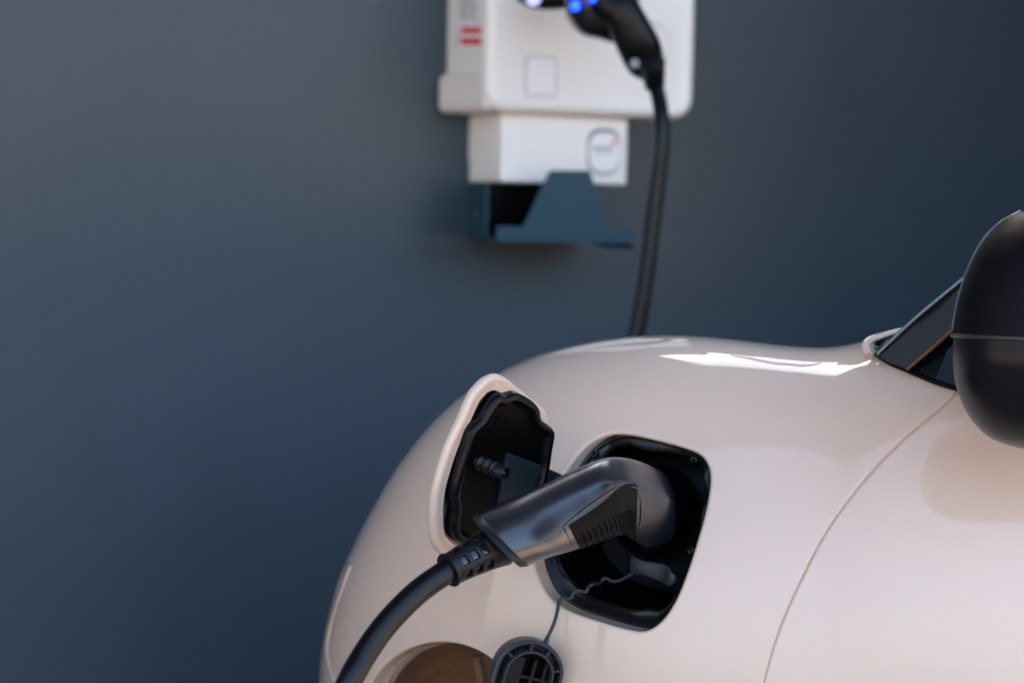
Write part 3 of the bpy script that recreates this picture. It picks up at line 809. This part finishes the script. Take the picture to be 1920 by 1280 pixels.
d0 = dp
tl = .0
K = [((899, 961), (990, 1060), d0 - .165, .029, 2.1, tl, .0),
     ((950, 937), (1030, 1044), d0 - .150, .029, 2.1, tl, .0),
     ((1010, 910), (1071, 1033), d0 - .130, .028, 2.1, tl, .10),
     ((1070, 883), (1125, 1014), d0 - .110, .027, 2.2, tl, .2),
     ((1125, 861), (1166, 1001), d0 - .092, .027, 2.5, tl, .45),
     ((1158, 857), (1182, 1007), d0 - .073, .029, 2.8, tl, .9),
     ((1190, 862), (1190, 1012), d0 - .050, .034, 3.0, tl, 1),
     ((1222, 874), (1210, 1025), d0 - .025, .037, 3.0, tl, 1),
     ((1246, 888), (1240, 1020), d0 - .008, .036, 3.0, tl, 1),
     ((1256, 902), (1258, 1011), d0 + .004, .033, 2.8, tl, 1),
     ((1260, 916), (1266, 998), d0 + .016, .026, 2.6, tl, .8)]
rg = section_loft(K, 6)
plug = mesh('car_plug', *loft(rg), M['satin'], cab, auto=40)
plug['label'] = 'satin black charging plug pushed into the car'
# rear collar
kc = [((893, 977), (966, 1051), d0 - .1740, .022, 2.15, tl), ((888, 972), (972, 1058), d0 - .1738, .0270, 2.15, tl), ((886, 968), (976, 1062), d0 - .1725, .0290, 2.15, tl), ((897, 961), (988, 1061), d0 - .168, .0294, 2.15, tl), ((899, 960), (990, 1060), d0 - .167, .0290, 2.15, tl), ((901, 963), (991, 1058), d0 - .166, .0280, 2.15, tl)]
mesh('rear_collar', *loft([sect(*k) for k in kc]), M['rubber'], plug, auto=30)
# grip pad: follows the plug's lower front, a little proud, framed by a raised line
n_ = 56
def plug_pt(u, ang_, lift):
    """u: 0..1 along, ang_: degrees round (0 top, 90 viewer side, 180 bottom)"""
    i = u * (len(rg) - 1); a = int(min(i, len(rg) - 2)); fr_ = i - a
    j = (ang_ / 360 * n_) % n_; b = int(j); fj = j - b
    def g_(ii, jj): return rg[ii][jj % n_]
    p = (g_(a, b) * (1 - fj) + g_(a, b + 1) * fj) * (1 - fr_) + (g_(a + 1, b) * (1 - fj) + g_(a + 1, b + 1) * fj) * fr_
    c = sum(rg[a], Vector()) / n_ * (1 - fr_) + sum(rg[a + 1], Vector()) / n_ * fr_
    return p + (p - c).normalized() * lift
SG = math.copysign(1, (plug_pt(.3, 90, 0) - plug_pt(.3, 270, 0)).dot(BACK))
def pg(u, a, l): return plug_pt(u, a if SG > 0 else -a, l)
frame_pts = [(.215, 140), (.215, 108), (.24, 97), (.40, 82), (.545, 72), (.60, 74), (.635, 92), (.635, 112), (.60, 125)]
tube('grip_outline', [pg(u, a, .0002) for u, a in frame_pts], .0008, M['satin'], plug, n=8, per=8)
gr = []
for i in range(30):
    u = .232 + .375 * i / 29; a0 = 102 - 28 * min(1, (i / 29) * 1.25)
    gr.append([pg(u, a0 + (185 - a0) * j / 16, .0006) for j in range(17)])
mesh('grip_pad', *loft(gr, closed=False, cap0=False, cap1=False), M['pad'], plug)
for i in range(17):
    u = .255 + .34 * i / 16; a0 = 112 - 26 * min(1, (i / 16) * 1.25)
    tube('grip_rib', [pg(u + .004 * (k % 2), a0 + 12 + (150 - a0) * k / 4, .0009) for k in range(5)], .0008, M['pad'], plug, n=6, per=3)
# strain relief: core + slotted sleeve
b0 = (plug_pt(0, 0, 0) + plug_pt(0, 180, 0)) / 2
bA = P(936, 1018, d0 - .170); bB = P(840, 1069, d0 - .196)
ax = (bB - bA).normalized(); bu = ax.orthogonal().normalized(); bv = ax.cross(bu); BL = (bB - bA).length
core = cyl('relief_core', bA, ax, bu, ((.0155, 0), (.0118, BL * .45), (.0098, BL * .98)), M['gloss'], plug)
V = []; Fc = []; NZ, NA = 26, 48
def slv(k):
    s = k / NZ
    return .0030 * (1 - s) ** 3 + .0156 - .0030 * s
for k in range(NZ + 1):
    for j in range(NA):
        t_ = 2 * math.pi * j / NA; V.append(bA + ax * BL * (k / NZ) + (bu * math.cos(t_) + bv * math.sin(t_)) * slv(k))
for k in range(NZ):
    for j in range(NA):
        win = k in (9, 10, 11, 14, 15, 16, 19, 20, 21)
        if win and (j + 2) % 8 in (0, 1, 2, 3, 4): continue
        jj = (j + 1) % NA; Fc.append((k * NA + j, k * NA + jj, (k + 1) * NA + jj, (k + 1) * NA + j))
sl = mesh('strain_relief', V, Fc, M['rubber'], plug, auto=40)
so_ = sl.modifiers.new('solid', 'SOLIDIFY'); so_.thickness = .0026; so_.offset = -1
bv_ = sl.modifiers.new('bevel', 'BEVEL'); bv_.width = .0004; bv_.segments = 2; bv_.limit_method = 'ANGLE'
for k in (25.5,):
    s = k / NZ; r_ = slv(k)
    cyl('relief_ring', bA + ax * BL * s, ax, bu, ((r_ - .001, -.0014), (r_ + .0009, -.0012), (r_ + .0012, 0), (r_ + .0009, .0012), (r_ - .001, .0014)), M['rubber'], sl)
# cord from car plug down to the ground, round the nose, up to the wall plug
wallplug_end = P(1226, 150, 2.985)
cord_pts = [bB - ax * .006, P(836, 1072, d0 - .198), P(790, 1104, d0 - .212), P(752, 1139, d0 - .224), P(714, 1182, d0 - .235), P(680, 1232, d0 - .246), P(652, 1284, d0 - .257), P(624, 1360, d0 - .26), P(600, 1500, d0 - .26),
            P(590, 1900, d0 - .25), Vector((-.26, 1.78, .14)), Vector((-.40, 1.86, .014)), Vector((-.62, 2.15, .012)), Vector((-.55, 2.6, .012)), Vector((-.2, 2.85, .012)), Vector((-.02, 2.93, .016)), Vector((.07, 2.95, .10)), Vector((.075, 2.935, .35)), Vector((.095, 2.93, .60)),
            P(1180, 690, 2.95), P(1197, 610, 2.95), P(1212, 520, 2.95), P(1223, 430, 2.95), P(1234, 340, 2.95), P(1242, 260, 2.95), P(1238, 200, 2.96), P(1229, 160, 2.98), P(1222, 138, 2.99)]
tube('cord', cord_pts, .0095, M['cable'], cab, n=24, per=10)
# parked plug on the wall box
KW = [((1150, -75), (1085, -30), 2.975, .034, 2.4, 0), ((1185, -30), (1105, 20), 2.965, .034, 2.4, 0), ((1200, 10), (1135, 45), 2.955, .030, 2.4, 0), ((1220, 45), (1150, 78), 2.955, .026, 2.4, 0), ((1236, 75), (1162, 104), 2.96, .025, 2.4, 0), ((1243, 100), (1172, 124), 2.97, .024, 2.4, 0), ((1244, 120), (1184, 140), 2.975, .020, 2.4, 0), ((1241, 142), (1203, 150), 2.98, .014, 2.2, 0)]
wpg = mesh('wall_plug', *loft(section_loft(KW, 5)), M['black'], cab, auto=50)
tube('boot_ring', [P(1224, 118, 2.945), P(1227, 160, 2.975)], lambda s: .0155 - .003 * s, M['rubber'], wpg, n=24, per=4)
cyl('boot_button', P(1190, 120, 2.945), BACK, RIGHT, ((.006, 0), (.006, .002), (.004, .003)), M['ink'], wpg, n=20)
# socket cover of the charger: black shroud with blue status lights
sh = section_loft([((1062, -70), (1075, -40), 3.03, .004, 2.2, 0), ((1052, -100), (1058, 20), 3.01, .018, 2.2, 0), ((1085, -110), (1085, 62), 2.99, .034, 2.4, 0), ((1125, -110), (1122, 74), 2.985, .036, 2.4, 0), ((1165, -90), (1160, 80), 2.99, .030, 2.4, 0), ((1200, -60), (1195, 50), 3.02, .010, 2.4, 0)], 5)
soc = mesh('socket_shroud', *loft(sh), M['gloss'], wc, auto=60)
lob = tube('status_arm', [P(1075, -12, 3.04), P(1040, -6, 3.05), P(1005, -10, 3.055), P(985, -22, 3.056)], lambda s: .016 + .003 * s, M['black'], wc, n=18)
cyl('status_light', P(1000, -3, 3.036), BACK, RIGHT, ((.0095, -.004), (.0095, .001), (.007, .0025)), M['ledw'], wc, n=24)
cyl('status_light', P(1079, 10, 2.942), BACK, RIGHT, ((.0055, -.012), (.0055, .0), (.004, .002)), M['led'], wc, n=20)
cyl('status_light', P(1112, -2, 2.938), BACK, RIGHT, ((.004, -.012), (.004, .0), (.003, .001)), M['led'], wc, n=20)
